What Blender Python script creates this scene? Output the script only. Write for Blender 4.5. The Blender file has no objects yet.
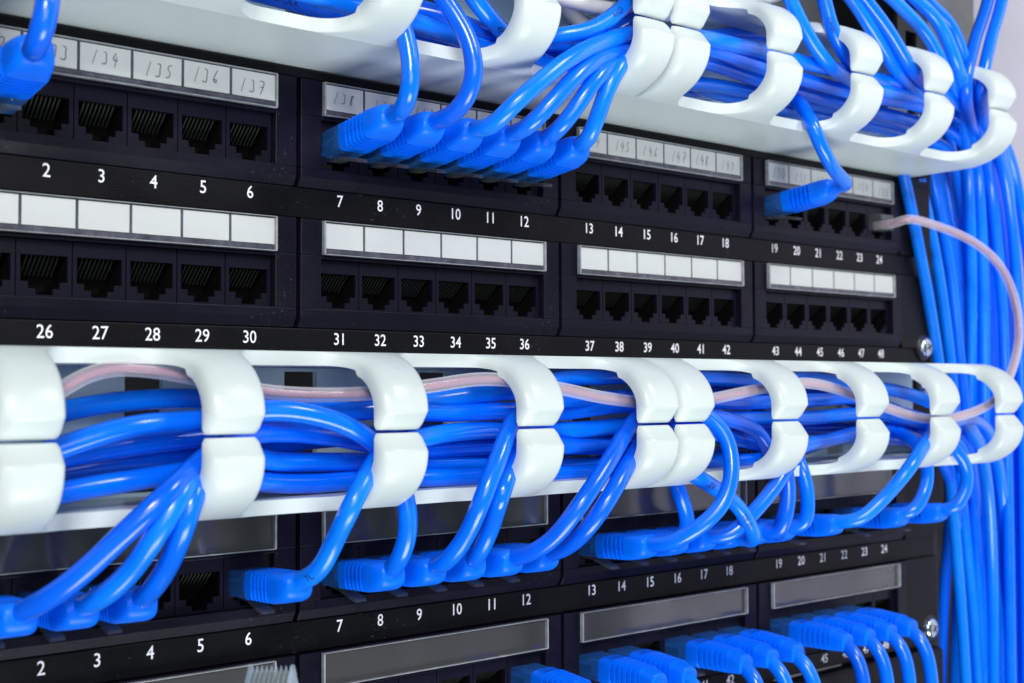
import bpy, bmesh, math, random
from mathutils import Vector, Matrix
random.seed(7)
C = bpy.context.scene.collection
MM = 0.001                       # all the numbers below are millimetres; the scene is in metres
PI = math.pi

# ------------------------------------------------------------------ camera
CAM = Vector((-96.728, -342.837, -61.769))
YAW, PITCH, ROLL, FPX = 0.678634, 0.04113, -0.00492, 1233.22
W, H = 1024, 683
fwd = Vector((math.sin(YAW)*math.cos(PITCH), math.cos(YAW)*math.cos(PITCH), math.sin(PITCH)))
rgt = Vector((math.cos(YAW), -math.sin(YAW), 0))
upv = rgt.cross(fwd)
r2 = rgt*math.cos(ROLL) + upv*math.sin(ROLL)
u2 = -rgt*math.sin(ROLL) + upv*math.cos(ROLL)
cam_d = bpy.data.cameras.new('camera'); cam = bpy.data.objects.new('camera', cam_d); C.objects.link(cam)
m = Matrix((( r2.x, u2.x, -fwd.x), (r2.y, u2.y, -fwd.y), (r2.z, u2.z, -fwd.z))).to_4x4()
m.translation = CAM*MM
cam.matrix_world = m
cam_d.sensor_width = 36; cam_d.lens = FPX/W*36; cam_d.clip_start = 0.01; cam_d.clip_end = 50
cam_d.dof.use_dof = True; cam_d.dof.focus_distance = 0.40; cam_d.dof.aperture_fstop = 17
sc = bpy.context.scene
sc.camera = cam

# ------------------------------------------------------------------ world, lamps, exposure
world = bpy.data.worlds.new('World'); sc.world = world; world.use_nodes = True
bg = world.node_tree.nodes['Background']
bg.inputs[0].default_value = (0.72, 0.97, 1.0, 1); bg.inputs[1].default_value = 0.13

def lamp(name, loc, target, sx, sy, power, col=(1, 1, 1)):
    d = bpy.data.lights.new(name, 'AREA'); d.shape = 'RECTANGLE'; d.size = sx; d.size_y = sy
    d.energy = power; d.color = col
    o = bpy.data.objects.new(name, d); C.objects.link(o)
    o.location = loc
    o.rotation_euler = (Vector(target)-Vector(loc)).to_track_quat('-Z', 'Y').to_euler()
    return o
lamp('key_lamp', (-0.33, -0.68, 0.29), (0.18, 0, -0.04), 0.24, 0.13, 4.2, (1, 0.99, 0.97))
lamp('front_lamp', (-0.14, -0.62, 0.0), (0.2, 0, -0.05), 0.34, 0.24, 1.2, (1, 1, 1))
lamp('fill_lamp', (0.12, -0.62, -0.95), (0.2, 0, 0.0), 0.7, 0.4, 9.5, (0.95, 0.99, 1))
lamp('side_lamp', (0.34, -0.50, 0.38), (0.60, 0.02, 0.03), 0.20, 0.20, 2.4, (1, 1, 1))
sc.view_settings.view_transform = 'Standard'; sc.view_settings.look = 'None'
sc.view_settings.exposure = 0.0; sc.view_settings.gamma = 1.0

# ------------------------------------------------------------------ materials
def mat(name, col, rough=0.5, spec=0.5, metal=0.0, bump=0.0, bscale=800, var=0.0, vscale=60, coat=0.0, sss=0.0, transm=0.0, ior=1.5, dust=0.0):
    mt = bpy.data.materials.new(name); mt.use_nodes = True
    nt = mt.node_tree; b = nt.nodes['Principled BSDF']
    b.inputs['Base Color'].default_value = (*col, 1); b.inputs['Roughness'].default_value = rough
    b.inputs['Specular IOR Level'].default_value = spec; b.inputs['Metallic'].default_value = metal
    b.inputs['Coat Weight'].default_value = coat; b.inputs['Coat Roughness'].default_value = 0.16; b.inputs['Transmission Weight'].default_value = transm
    b.inputs['IOR'].default_value = ior
    if sss:
        b.inputs['Subsurface Weight'].default_value = sss
        b.inputs['Subsurface Radius'].default_value = (0.003, 0.004, 0.005); b.inputs['Subsurface Scale'].default_value = 1.0
    tc = nt.nodes.new('ShaderNodeTexCoord')
    if bump:
        n = nt.nodes.new('ShaderNodeTexNoise'); n.inputs['Scale'].default_value = bscale; n.inputs['Detail'].default_value = 4
        bp = nt.nodes.new('ShaderNodeBump'); bp.inputs['Strength'].default_value = bump; bp.inputs['Distance'].default_value = 0.0004
        nt.links.new(tc.outputs['Object'], n.inputs['Vector']); nt.links.new(n.outputs[0], bp.inputs['Height'])
        nt.links.new(bp.outputs[0], b.inputs['Normal'])
    if var:
        n = nt.nodes.new('ShaderNodeTexNoise'); n.inputs['Scale'].default_value = vscale; n.inputs['Detail'].default_value = 6
        n.inputs['Roughness'].default_value = 0.65
        nt.links.new(tc.outputs['Object'], n.inputs['Vector'])
        r = nt.nodes.new('ShaderNodeMapRange'); r.inputs[1].default_value = 0.3; r.inputs[2].default_value = 0.7
        r.inputs[3].default_value = 1-var; r.inputs[4].default_value = 1+var
        nt.links.new(n.outputs[0], r.inputs[0])
        mx = nt.nodes.new('ShaderNodeVectorMath'); mx.operation = 'SCALE'; mx.inputs[0].default_value = col
        nt.links.new(r.outputs[0], mx.inputs['Scale']); nt.links.new(mx.outputs[0], b.inputs['Base Color'])
        r3 = nt.nodes.new('ShaderNodeMapRange'); r3.inputs[1].default_value = 0.3; r3.inputs[2].default_value = 0.7
        r3.inputs[3].default_value = max(rough-0.08, 0.03); r3.inputs[4].default_value = rough+0.08
        nt.links.new(n.outputs[0], r3.inputs[0]); nt.links.new(r3.outputs[0], b.inputs['Roughness'])
    if dust:
        n = nt.nodes.new('ShaderNodeTexNoise'); n.inputs['Scale'].default_value = 900; n.inputs['Detail'].default_value = 1
        n2 = nt.nodes.new('ShaderNodeTexNoise'); n2.inputs['Scale'].default_value = 35
        nt.links.new(tc.outputs['Object'], n.inputs['Vector']); nt.links.new(tc.outputs['Object'], n2.inputs['Vector'])
        ad = nt.nodes.new('ShaderNodeMath'); ad.operation = 'MULTIPLY_ADD'; ad.inputs[1].default_value = 0.35
        nt.links.new(n2.outputs[0], ad.inputs[0]); nt.links.new(n.outputs[0], ad.inputs[2])
        r = nt.nodes.new('ShaderNodeMapRange'); r.inputs[1].default_value = 0.90; r.inputs[2].default_value = 0.98; r.inputs[4].default_value = dust
        nt.links.new(ad.outputs[0], r.inputs[0])
        mx = nt.nodes.new('ShaderNodeMix'); mx.data_type = 'RGBA'; mx.inputs[7].default_value = (0.3, 0.3, 0.3, 1); mx.inputs[6].default_value = (*col, 1)
        src = b.inputs['Base Color'].links[0].from_socket if b.inputs['Base Color'].links else None
        if src: nt.links.new(src, mx.inputs[6])
        nt.links.new(r.outputs[0], mx.inputs[0]); nt.links.new(mx.outputs[2], b.inputs['Base Color'])
    return mt

def clear_mat(name, col, gloss, rough, dens, pwr=5, edge=0.7):
    """thin clear plastic: mostly see-through, some surface reflection"""
    mt = bpy.data.materials.new(name); mt.use_nodes = True; nt = mt.node_tree
    b = nt.nodes['Principled BSDF']; out = nt.nodes['Material Output']
    b.inputs['Base Color'].default_value = (*col, 1); b.inputs['Roughness'].default_value = rough; b.inputs['Specular IOR Level'].default_value = gloss
    t = nt.nodes.new('ShaderNodeBsdfTransparent'); mx = nt.nodes.new('ShaderNodeMixShader')
    fc = nt.nodes.new('ShaderNodeLayerWeight'); fc.inputs[0].default_value = 0.5
    pw = nt.nodes.new('ShaderNodeMath'); pw.operation = 'POWER'; pw.inputs[1].default_value = pwr
    lw = nt.nodes.new('ShaderNodeMath'); lw.operation = 'MULTIPLY_ADD'; lw.inputs[1].default_value = edge; lw.inputs[2].default_value = 0.02
    nt.links.new(fc.outputs['Facing'], pw.inputs[0]); nt.links.new(pw.outputs[0], lw.inputs[0])
    ad = nt.nodes.new('ShaderNodeMath'); ad.operation = 'ADD'; ad.inputs[1].default_value = dens; ad.use_clamp = True
    nt.links.new(lw.outputs[0], ad.inputs[0]); nt.links.new(ad.outputs[0], mx.inputs[0])
    nt.links.new(t.outputs[0], mx.inputs[1]); nt.links.new(b.outputs[0], mx.inputs[2]); nt.links.new(mx.outputs[0], out.inputs[0])
    return mt

M_PANEL = mat('panel_black', (0.0050, 0.0050, 0.0062), 0.40, 0.13, bump=0.25, bscale=1500, var=0.25, vscale=40, dust=0.18)
M_MOD = mat('module_black', (0.0055, 0.0050, 0.0130), 0.38, 0.16, bump=0.18, bscale=1200, var=0.25, vscale=50, dust=0.15)
M_JACK = mat('jack_black', (0.0064, 0.0060, 0.0150), 0.38, 0.16, bump=0.1, bscale=1500)
M_CAVITY = mat('jack_inside', (0.002, 0.002, 0.002), 0.8, 0.1)
M_PIN = mat('gold_pin', (0.42, 0.40, 0.28), 0.3, 0.5, metal=0.9)
M_SPRING = mat('spring_contact', (0.05, 0.065, 0.055), 0.4, 0.4, metal=0.6)
M_WHITEINK = mat('white_print', (0.85, 0.85, 0.9), 0.5)
M_PLASTIC = mat('white_plastic', (0.59, 0.66, 0.655), 0.34, 0.35, bump=0.05, bscale=300, var=0.03, vscale=30)
M_BACKPLATE = mat('pale_cyan_plastic', (0.74, 0.96, 0.98), 0.45, 0.3, var=0.05, vscale=25)
M_INK = mat('pencil', (0.33, 0.36, 0.37), 0.7)
M_CARD = mat('label_card', (0.64, 0.665, 0.665), 0.7, var=0.04, vscale=90)
M_RIM = mat('clear_rim', (0.30, 0.32, 0.34), 0.22, 0.6, var=0.25, vscale=220)
M_BAND = mat('window_band', (0.08, 0.08, 0.11), 0.25, 0.6, var=0.5, vscale=160)
M_BACK = mat('window_back', (0.046, 0.044, 0.047), 0.10, 1.0, var=0.12, vscale=30)
M_CLEAR = clear_mat('clear_cover', (0.3, 0.31, 0.32), 0.5, 0.1, 0.0)
M_PLUG = clear_mat('clear_plug', (0.025, 0.14, 0.48), 1.0, 0.10, 0.42)
M_LATCH = clear_mat('clear_latch', (0.13, 0.14, 0.15), 0.7, 0.2, 0.30)
M_LOOSE = clear_mat('clear_plug_end', (0.62, 0.75, 0.85), 1.0, 0.06, 0.10, 2.2, 0.8)
M_BLUE = mat('blue_jacket', (0.0, 0.160, 1.0), 0.20, 0.5, bump=0.03, bscale=500, var=0.08, vscale=55, coat=0.15)
M_BLUES = [M_BLUE, mat('blue_jacket_deep', (0.0, 0.122, 0.90), 0.22, 0.5, bump=0.03, bscale=500, var=0.08, vscale=55, coat=0.15), mat('blue_jacket_azure', (0.0, 0.195, 1.0), 0.24, 0.5, bump=0.03, bscale=500, var=0.08, vscale=45, coat=0.15)]
M_BOOT = mat('blue_boot', (0.0, 0.155, 1.0), 0.36, 0.22, bump=0.05, bscale=700, var=0.08, vscale=120)
M_WIRE = mat('wire_blue', (0.01, 0.09, 0.38), 0.5)
M_WHITECABLE = mat('white_jacket', (0.74, 0.74, 0.74), 0.35, 0.5, var=0.06)
M_CORE = mat('pink_core', (0.33, 0.17, 0.26), 0.4, 0.4, var=0.1, vscale=120)
M_SHEATH = clear_mat('clear_sheath', (0.90, 0.85, 0.89), 1.0, 0.10, 0.14, 1.8, 0.75)
M_PRINT = mat('jacket_print', (0.006, 0.015, 0.09), 0.6)
M_CHROME = mat('chrome', (0.55, 0.62, 0.66), 0.2, 0.5, metal=1.0)
M_BLACK = mat('rack_black', (0.008, 0.008, 0.009), 0.5, 0.3, bump=0.1, bscale=900, var=0.2)
M_GREY = mat('rail_grey', (0.14, 0.15, 0.15), 0.45, 0.5, metal=0.3, var=0.3, vscale=30)
M_SIDE = mat('side_panel_lavender', (0.82, 0.79, 0.92), 0.5, 0.4, var=0.06, vscale=12)
M_CUP = mat('cup_washer', (0.01, 0.01, 0.012), 0.35, 0.5)

# ------------------------------------------------------------------ helpers
def at(px, py, y):
    """point of the plane at depth y (mm, 0 = panel face, negative = towards the viewer) behind a pixel of the photograph"""
    d = fwd + r2*((px-512)/FPX) + u2*(-(py-341.5)/FPX)
    return CAM + d*((y-CAM.y)/d.y)

def tag(o, label=None, cat=None, group=None, kind=None):
    if label: o['label'] = label
    if cat: o['category'] = cat
    if group: o['group'] = group
    if kind: o['kind'] = kind
    return o

def empty(name, loc, label, cat, group=None):
    o = bpy.data.objects.new(name, None); C.objects.link(o); o.empty_display_size = 0.005
    o.location = Vector(loc)*MM
    return tag(o, label, cat, group)

class MB:
    """collects shapes in mm; build() links them as one mesh object"""
    def __init__(s): s.v = []; s.f = []; s.m = []
    def add(s, v, f, m=0):
        b = len(s.v); s.v += [tuple(q) for q in v]
        for q in f: s.f.append([b+i for i in q]); s.m.append(m)
    def box(s, x0, x1, y0, y1, z0, z1, m=0):
        x0, x1 = min(x0, x1), max(x0, x1); y0, y1 = min(y0, y1), max(y0, y1); z0, z1 = min(z0, z1), max(z0, z1)
        v = [(x, y, z) for x in (x0, x1) for y in (y0, y1) for z in (z0, z1)]
        s.add(v, [(0, 1, 3, 2), (4, 6, 7, 5), (0, 4, 5, 1), (2, 3, 7, 6), (0, 2, 6, 4), (1, 5, 7, 3)], m)
    def prism(s, pts, x0, x1, m=0):
        """polygon in (y,z) extruded along x"""
        n = len(pts); v = [(x0, *p) for p in pts]+[(x1, *p) for p in pts]
        s.add(v, [tuple(range(n-1, -1, -1)), tuple(range(n, 2*n))]+[(i, (i+1) % n, n+(i+1) % n, n+i) for i in range(n)], m)
    def loft(s, rings, m=0, caps=True):
        n = len(rings[0]); v = [p for r in rings for p in r]; f = []
        for k in range(len(rings)-1):
            for i in range(n): f.append((k*n+i, k*n+(i+1) % n, (k+1)*n+(i+1) % n, (k+1)*n+i))
        if caps: f += [tuple(range(n-1, -1, -1)), tuple(range((len(rings)-1)*n, len(rings)*n))]
        s.add(v, f, m)
    def build(s, name, mats, parent=None, loc=(0, 0, 0), smooth=None, bevel=0, seg=2, origin=None):
        me = bpy.data.meshes.new(name)
        o0 = Vector(origin) if origin else Vector((0, 0, 0))
        me.from_pydata([(Vector(p)-o0)*MM for p in s.v], [], s.f)
        if not isinstance(mats, (list, tuple)): mats = [mats]
        for q in mats: me.materials.append(q)
        me.polygons.foreach_set('material_index', s.m)
        bm = bmesh.new(); bm.from_mesh(me); bmesh.ops.recalc_face_normals(bm, faces=bm.faces); bm.to_mesh(me); bm.free()
        if smooth is not None:
            me.polygons.foreach_set('use_smooth', [True]*len(me.polygons))
            if smooth < 179: me.set_sharp_from_angle(angle=math.radians(smooth))
        o = bpy.data.objects.new(name, me); C.objects.link(o)
        if parent: o.parent = parent
        o.location = Vector(loc)*MM + (o0*MM if origin and not parent else Vector((0, 0, 0)))
        if bevel:
            b = o.modifiers.new('bevel', 'BEVEL'); b.width = bevel*MM; b.segments = seg; b.limit_method = 'ANGLE'; b.angle_limit = math.radians(40)
            b.harden_normals = False
        return o

def link_copy(src, parent, loc=None):
    o = src.copy(); C.objects.link(o); o.parent = parent
    if loc is not None: o.location = Vector(loc)*MM
    return o

_tc = {}
def text_shape(s, size, xs=0.72, bold=0.0):
    """verts (x,y) in mm centred on the string, and faces"""
    key = (s, size, xs, bold)
    if key in _tc: return _tc[key]
    cu = bpy.data.curves.new('t', 'FONT'); cu.body = s; cu.size = 1.0; cu.offset = bold; cu.align_x = 'CENTER'; cu.align_y = 'BOTTOM_BASELINE'
    cu.resolution_u = 3; cu.fill_mode = 'FRONT'
    o = bpy.data.objects.new('t', cu); C.objects.link(o)
    bpy.context.view_layer.update()
    me = bpy.data.meshes.new_from_object(o.evaluated_get(bpy.context.evaluated_depsgraph_get()))
    ys = [v.co.y for v in me.vertices]; hgt = max(ys)-min(ys); y0 = min(ys); k = size/hgt
    V = [(v.co.x*k*xs, (v.co.y-y0)*k-size/2) for v in me.vertices]; F = [tuple(p.vertices) for p in me.polygons]
    bpy.data.objects.remove(o); bpy.data.curves.remove(cu); bpy.data.meshes.remove(me)
    _tc[key] = (V, F)
    return _tc[key]

def spline(P, step=1.4):
    """centripetal Catmull-Rom through P, resampled about every `step` mm"""
    P = [Vector(p) for p in P]
    P = [P[0]*2-P[1]] + P + [P[-1]*2-P[-2]]
    out = []
    for i in range(1, len(P)-2):
        p0, p1, p2, p3 = P[i-1:i+3]
        t0 = 0; t1 = t0+max((p1-p0).length, 1e-3)**.5; t2 = t1+max((p2-p1).length, 1e-3)**.5; t3 = t2+max((p3-p2).length, 1e-3)**.5
        n = max(2, int((p2-p1).length/step))
        for j in range(n):
            t = t1+(t2-t1)*j/n
            a1 = p0*((t1-t)/(t1-t0))+p1*((t-t0)/(t1-t0)); a2 = p1*((t2-t)/(t2-t1))+p2*((t-t1)/(t2-t1)); a3 = p2*((t3-t)/(t3-t2))+p3*((t-t2)/(t3-t2))
            b1 = a1*((t2-t)/(t2-t0))+a2*((t-t0)/(t2-t0)); b2 = a2*((t3-t)/(t3-t1))+a3*((t-t1)/(t3-t1))
            out.append(b1*((t2-t)/(t2-t1))+b2*((t-t1)/(t2-t1)))
    out.append(P[-2])
    # smooth a little so that bends read as stiff cable
    for _ in range(10):
        out = [out[0]]+[out[i]*.5+(out[i-1]+out[i+1])*.25 for i in range(1, len(out)-1)]+[out[-1]]
    return out

def frames(pts):
    T = []
    for i in range(len(pts)):
        T.append((pts[min(i+1, len(pts)-1)]-pts[max(i-1, 0)]).normalized())
    ref = Vector((0, 0, 1)) if abs(T[0].z) < 0.9 else Vector((0, -1, 0))
    n = (ref-T[0]*ref.dot(T[0])).normalized(); N = [n]
    for i in range(1, len(pts)):
        n = (n-T[i]*n.dot(T[i])).normalized(); N.append(n)
    return T, N

def tube(mb, pts, r, n=14, m=0):
    T, N = frames(pts); rings = []
    for p, t, nn in zip(pts, T, N):
        b = t.cross(nn)
        rings.append([p+nn*(r*math.cos(2*PI*i/n))+b*(r*math.sin(2*PI*i/n)) for i in range(n)])
    mb.loft(rings, m)

def print_on(parent_cable, pts, r, origin, words, near, size=2.0):
    """jacket printing wrapped on the cable near a pixel of the photograph, turned to face the camera side"""
    T, N = frames(pts)
    acc = [0]
    for i in range(1, len(pts)): acc.append(acc[-1]+(pts[i]-pts[i-1]).length)
    def pix(p):
        d = p-CAM; z = d.dot(fwd); return 512+FPX*d.dot(r2)/z, 341.5-FPX*d.dot(u2)/z
    best = min(range(len(pts)), key=lambda i: (pix(pts[i])[0]-near[0])**2+(pix(pts[i])[1]-near[1])**2)
    s0 = acc[best]
    V, F = text_shape(words, size, 0.95, 0.0)
    bm = bmesh.new()
    vs = [bm.verts.new((x, y, 0)) for x, y in V]
    for f in F:
        try: bm.faces.new([vs[i] for i in f])
        except ValueError: pass
    bmesh.ops.triangulate(bm, faces=bm.faces)
    for _ in range(2):
        bmesh.ops.subdivide_edges(bm, edges=[e for e in bm.edges if e.calc_length() > 0.5], cuts=1)
        bmesh.ops.triangulate(bm, faces=bm.faces)
    toc = (CAM-pts[best]).normalized()
    sgn = 1 if T[best].dot(rgt) > 0 else -1
    mb = MB(); out = []
    for v in bm.verts:
        s = min(max(s0+v.co.x*sgn, 0), acc[-1]-1e-3)
        k = 0
        lo, hi = 0, len(acc)-1
        while hi-lo > 1:
            k = (lo+hi)//2
            if acc[k] <= s: lo = k
            else: hi = k
        w = (s-acc[lo])/max(acc[lo+1]-acc[lo], 1e-6)
        c = pts[lo].lerp(pts[lo+1], w); t = T[lo].lerp(T[lo+1], w).normalized()
        n = (toc-t*toc.dot(t)).normalized(); b = t.cross(n)*(-sgn)
        th = v.co.y/r
        if b.z > 0: b = b
        side = n.cross(t*sgn)
        out.append(c+(n*math.cos(th)+side*math.sin(th))*(r+0.05))
    bm.verts.index_update()
    mb.add(out, [[v.index for v in f.verts] for f in bm.faces])
    bm.free()
    return mb.build('jacket_print', M_PRINT, parent_cable, origin=origin)

# ------------------------------------------------------------------ the setting: cabinet side and dark interior
mb = MB(); mb.box(640, 646, -420, 420, -420, 420)
tag(mb.build('cabinet_wall', M_SIDE, bevel=1), kind='structure')
mb = MB(); mb.box(-320, 640, 260, 266, -420, 420)
tag(mb.build('cabinet_back', M_BLACK), kind='structure')

# ------------------------------------------------------------------ rack uprights
mb = MB(); mb.box(470, 536, 46, 50, -420, 120)  # black sheet added behind the cable bundle so its gaps stay dark
tag(mb.build('dark_gap_sheet', M_BLACK), kind='structure')
def upright(name, x0, x1, y0, y1, hx0, hx1, m, label, holes_z, hole_h):
    """an L-shaped upright with a column of square holes"""
    mb = MB()
    zs = [-420]
    for z in holes_z: zs += [z-hole_h/2, z+hole_h/2]
    zs.append(420)
    mb.box(x0, hx0, y0, y0+2, -420, 420); mb.box(hx1, x1, y0, y0+2, -420, 420)
    for a, b in zip(zs[::2], zs[1::2]): mb.box(hx0, hx1, y0, y0+2, a, b)
    mb.box(x1-2, x1, y0+2, y1, -420, 420)
    return tag(mb.build(name, m), label, 'rack post', 'uprights of the rack')
upright('rack_post', 426, 452, 3.2, 60, 432.5, 442, M_BLACK, 'black front rack upright the panels are screwed to', [15.875*k for k in range(-26, 27)], 9.5)
upright('rack_post', 538, 596, 62, 110, 560, 570, M_GREY, 'grey steel rear upright with square holes behind the blue cables', [-200, -140, -80, -20, 70, 150], 11)

# ------------------------------------------------------------------ patch panels
PITCH_X, GAP = 15.372, 16.409
def PX(k): return (k-1)*PITCH_X+((k-1)//6)*GAP          # x of the k-th port of a row
Z1, Z2, Z3, Z4 = 0.0, -44.45, -135.74, -180.19           # heights of the four rows of printed numbers
MODW = 6*PITCH_X+GAP-1.5

def module_mesh():
    """one six-port module, x=0 at its middle, y=0 its face, z measured from its printed numbers"""
    mb = MB(); h = MODW/2; c = 3*PITCH_X
    y1 = 7
    mb.box(-h, h, 0.0, y1, 26.2, 37.6)                    # behind the label strip
    mb.box(-h, -c-.15, 0, y1, 9.3, 26.2); mb.box(c+.15, h, 0, y1, 9.3, 26.2)
    mb.box(-c-.15, c+.15, 0, y1, 25.2, 26.2)
    mb.prism([(0, 9.3), (y1, 9.3), (y1, 3.3), (1.9, 3.3), (0, 6.5)], -h, h)   # chamfered lower lip running back to the number rail
    return mb
def jack_mesh():
    mb = MB(); w = PITCH_X/2-0.16; f = 2.6; dep = 15
    xs = [-w, -6.4, -4.3, -2.35, 2.35, 4.3, 6.4, w]; zs = [9.4, 10.0, 11.7, 13.6, 21.0, 25.1]
    def opened(i, j):
        if j == 3: return 1 <= i <= 5
        if j == 2: return 2 <= i <= 4
        if j == 1: return i == 3
        return False
    for i in range(7):
        for j in range(5):
            x0, x1, z0, z1 = xs[i], xs[i+1], zs[j], zs[j+1]
            if opened(i, j):
                mb.add([(x0, dep, z0), (x1, dep, z0), (x1, dep, z1), (x0, dep, z1)], [(0, 1, 2, 3)], 1)
                for di, dj, q in ((-1, 0, [(x0, z0), (x0, z1)]), (1, 0, [(x1, z0), (x1, z1)]), (0, -1, [(x0, z0), (x1, z0)]), (0, 1, [(x0, z1), (x1, z1)])):
                    if not opened(i+di, j+dj):
                        a, b = q
                        mb.add([(a[0], f, a[1]), (b[0], f, b[1]), (b[0], f+1.2, b[1]), (a[0], f+1.2, a[1])], [(0, 1, 2, 3)], 0)
                        mb.add([(a[0], f+1.2, a[1]), (b[0], f+1.2, b[1]), (b[0], dep, b[1]), (a[0], dep, a[1])], [(0, 1, 2, 3)], 1)
            else:
                mb.add([(x0, f, z0), (x1, f, z0), (x1, f, z1), (x0, f, z1)], [(0, 1, 2, 3)], 0)
    for x0, x1 in ((-w, -w+.01), (w-.01, w)):
        mb.box(x0, x1, f+.02, 5, 9.4, 25.1)
    for k in range(8):                                    # spring contacts slanting down from the roof of the opening
        x = -4.2+k*1.2
        mb.add([(x-.2, 4.0, 20.9), (x+.2, 4.0, 20.9), (x+.2, 10, 16.0), (x-.2, 10, 16.0)], [(0, 1, 2, 3)], 2)
        mb.add([(x-.2, 4.0, 20.6), (x+.2, 4.0, 20.6), (x+.2, 10, 15.7), (x-.2, 10, 15.7)], [(0, 1, 2, 3)], 2)
    return mb
DIG = {'0': [[(.3, 1), (.05, .8), (.05, .25), (.25, 0), (.5, .15), (.55, .7), (.3, 1)]], '1': [[(.15, .0), (.4, 1)]],
       '2': [[(.05, .75), (.2, 1), (.5, .9), (.45, .55), (.05, .05), (.3, .1), (.55, 0)]],
       '3': [[(.1, .95), (.4, 1), (.5, .75), (.25, .55), (.5, .35), (.45, .05), (.1, 0), (.02, .15)]],
       '4': [[(.3, 1), (.05, .4), (.55, .45)], [(.45, .75), (.3, -.05)]],
       '5': [[(.5, 1), (.2, .95), (.12, .6), (.42, .6), (.5, .25), (.3, 0), (.05, .08)]],
       '6': [[(.45, 1), (.15, .6), (.05, .2), (.25, 0), (.5, .2), (.35, .45), (.1, .3)]],
       '7': [[(.05, .95), (.55, 1), (.25, 0)], [(.15, .5), (.5, .52)]],
       '8': [[(.5, .85), (.25, 1), (.1, .75), (.45, .35), (.4, .05), (.15, 0), (.08, .3), (.5, .75), (.5, .85)]],
       '9': [[(.5, .8), (.25, 1), (.08, .7), (.3, .5), (.5, .8), (.45, .3), (.35, 0)]]}
def card_mesh(txt, rnd):
    """white card with a pencilled number, local x=0 at the slot, z from the printed row"""
    mb = MB(); w = PITCH_X/2-0.45
    mb.box(-w, w, -0.75, -0.35, 28.6, 36.6, 0)
    if txt:
        x = -4.2+rnd.uniform(-1, 1); zb = 30.4+rnd.uniform(-.5, .7); hgt = 4.2+rnd.uniform(-.4, .4)
        for ch in txt:
            for st in DIG[ch]:
                q = [Vector((x+a*hgt*.75+.12*b*hgt+rnd.uniform(-.08, .08), 0, zb+b*hgt+rnd.uniform(-.08, .08))) for a, b in st]
                q = spline(q, .35) if len(q) > 2 else q
                for a, b in zip(q, q[1:]):
                    d = (b-a).normalized(); n = Vector((-d.z, 0, d.x))*0.19; e = d*.05
                    mb.add([(p.x, -0.80, p.z) for p in (a-e+n, b+e+n, b+e-n, a-e-n)], [(0, 1, 2, 3)], 1)
            x += 2.7+rnd.uniform(0, .5)
    return mb
def holder_mesh(empty_win):
    """the clear label holder's frame and rear wall"""
    mb = MB(); h = 46.1
    mb.box(-h, h, -0.3, -0.02, 26.4, 37.3, 2 if empty_win else 1)
    mb.box(-h, h, -1.7, -.3, 37.0, 37.25, 0); mb.box(-h, h, -1.7, -.3, 26.45, 26.75, 0)
    mb.box(-h, -h+.6, -1.9, -.3, 26.75, 37.0, 0); mb.box(h-.6, h, -1.9, -.3, 26.75, 37.0, 0)
    if not empty_win:
        mb.box(-h+.9, h-.9, -1.2, -.3, 26.75, 28.3, 1)
    return mb
def window_mesh():
    mb = MB(); mb.box(-45.3, 45.3, -1.5, -1.15 if False else -1.3, 28.35, 36.98)
    return mb
def window_mesh_tall():
    mb = MB(); mb.box(-45.3, 45.3, -1.5, -1.3, 26.8, 36.98)
    return mb

def screw_at(parent, x, z, y=-1.0, origin=(0, 0, 0)):
    mb = MB(); n = 24
    def ring(r, yy): r *= 1.2; return [(x+r*math.cos(2*PI*i/n), yy, z+r*math.sin(2*PI*i/n)) for i in range(n)]
    mb.loft([ring(5.6, y+1), ring(5.6, y+.2), ring(4.9, y-.4), ring(4.0, y-.4)], 0)
    cup = mb.build('cup_washer', M_CUP, parent, smooth=35, origin=origin)
    mb = MB()
    mb.loft([ring(4.1, y-.3), ring(4.1, y-1.2), ring(3.6, y-2.1), ring(2.6, y-2.7), ring(1.3, y-3.0)], 0)
    for a in (0.5, 0.5+PI/2):
        c, s_ = math.cos(a), math.sin(a); L, w = 2.0, .42
        q = [(-L, -w), (L, -w), (L, w), (-L, w)]
        mb.add([(x+c*u-s_*v, y-3.04, z+s_*u+c*v) for u, v in q], [(0, 1, 2, 3)], 1)
    mb.build('screw_head', [M_CHROME, M_CAVITY], cup, smooth=40, origin=origin)

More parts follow.
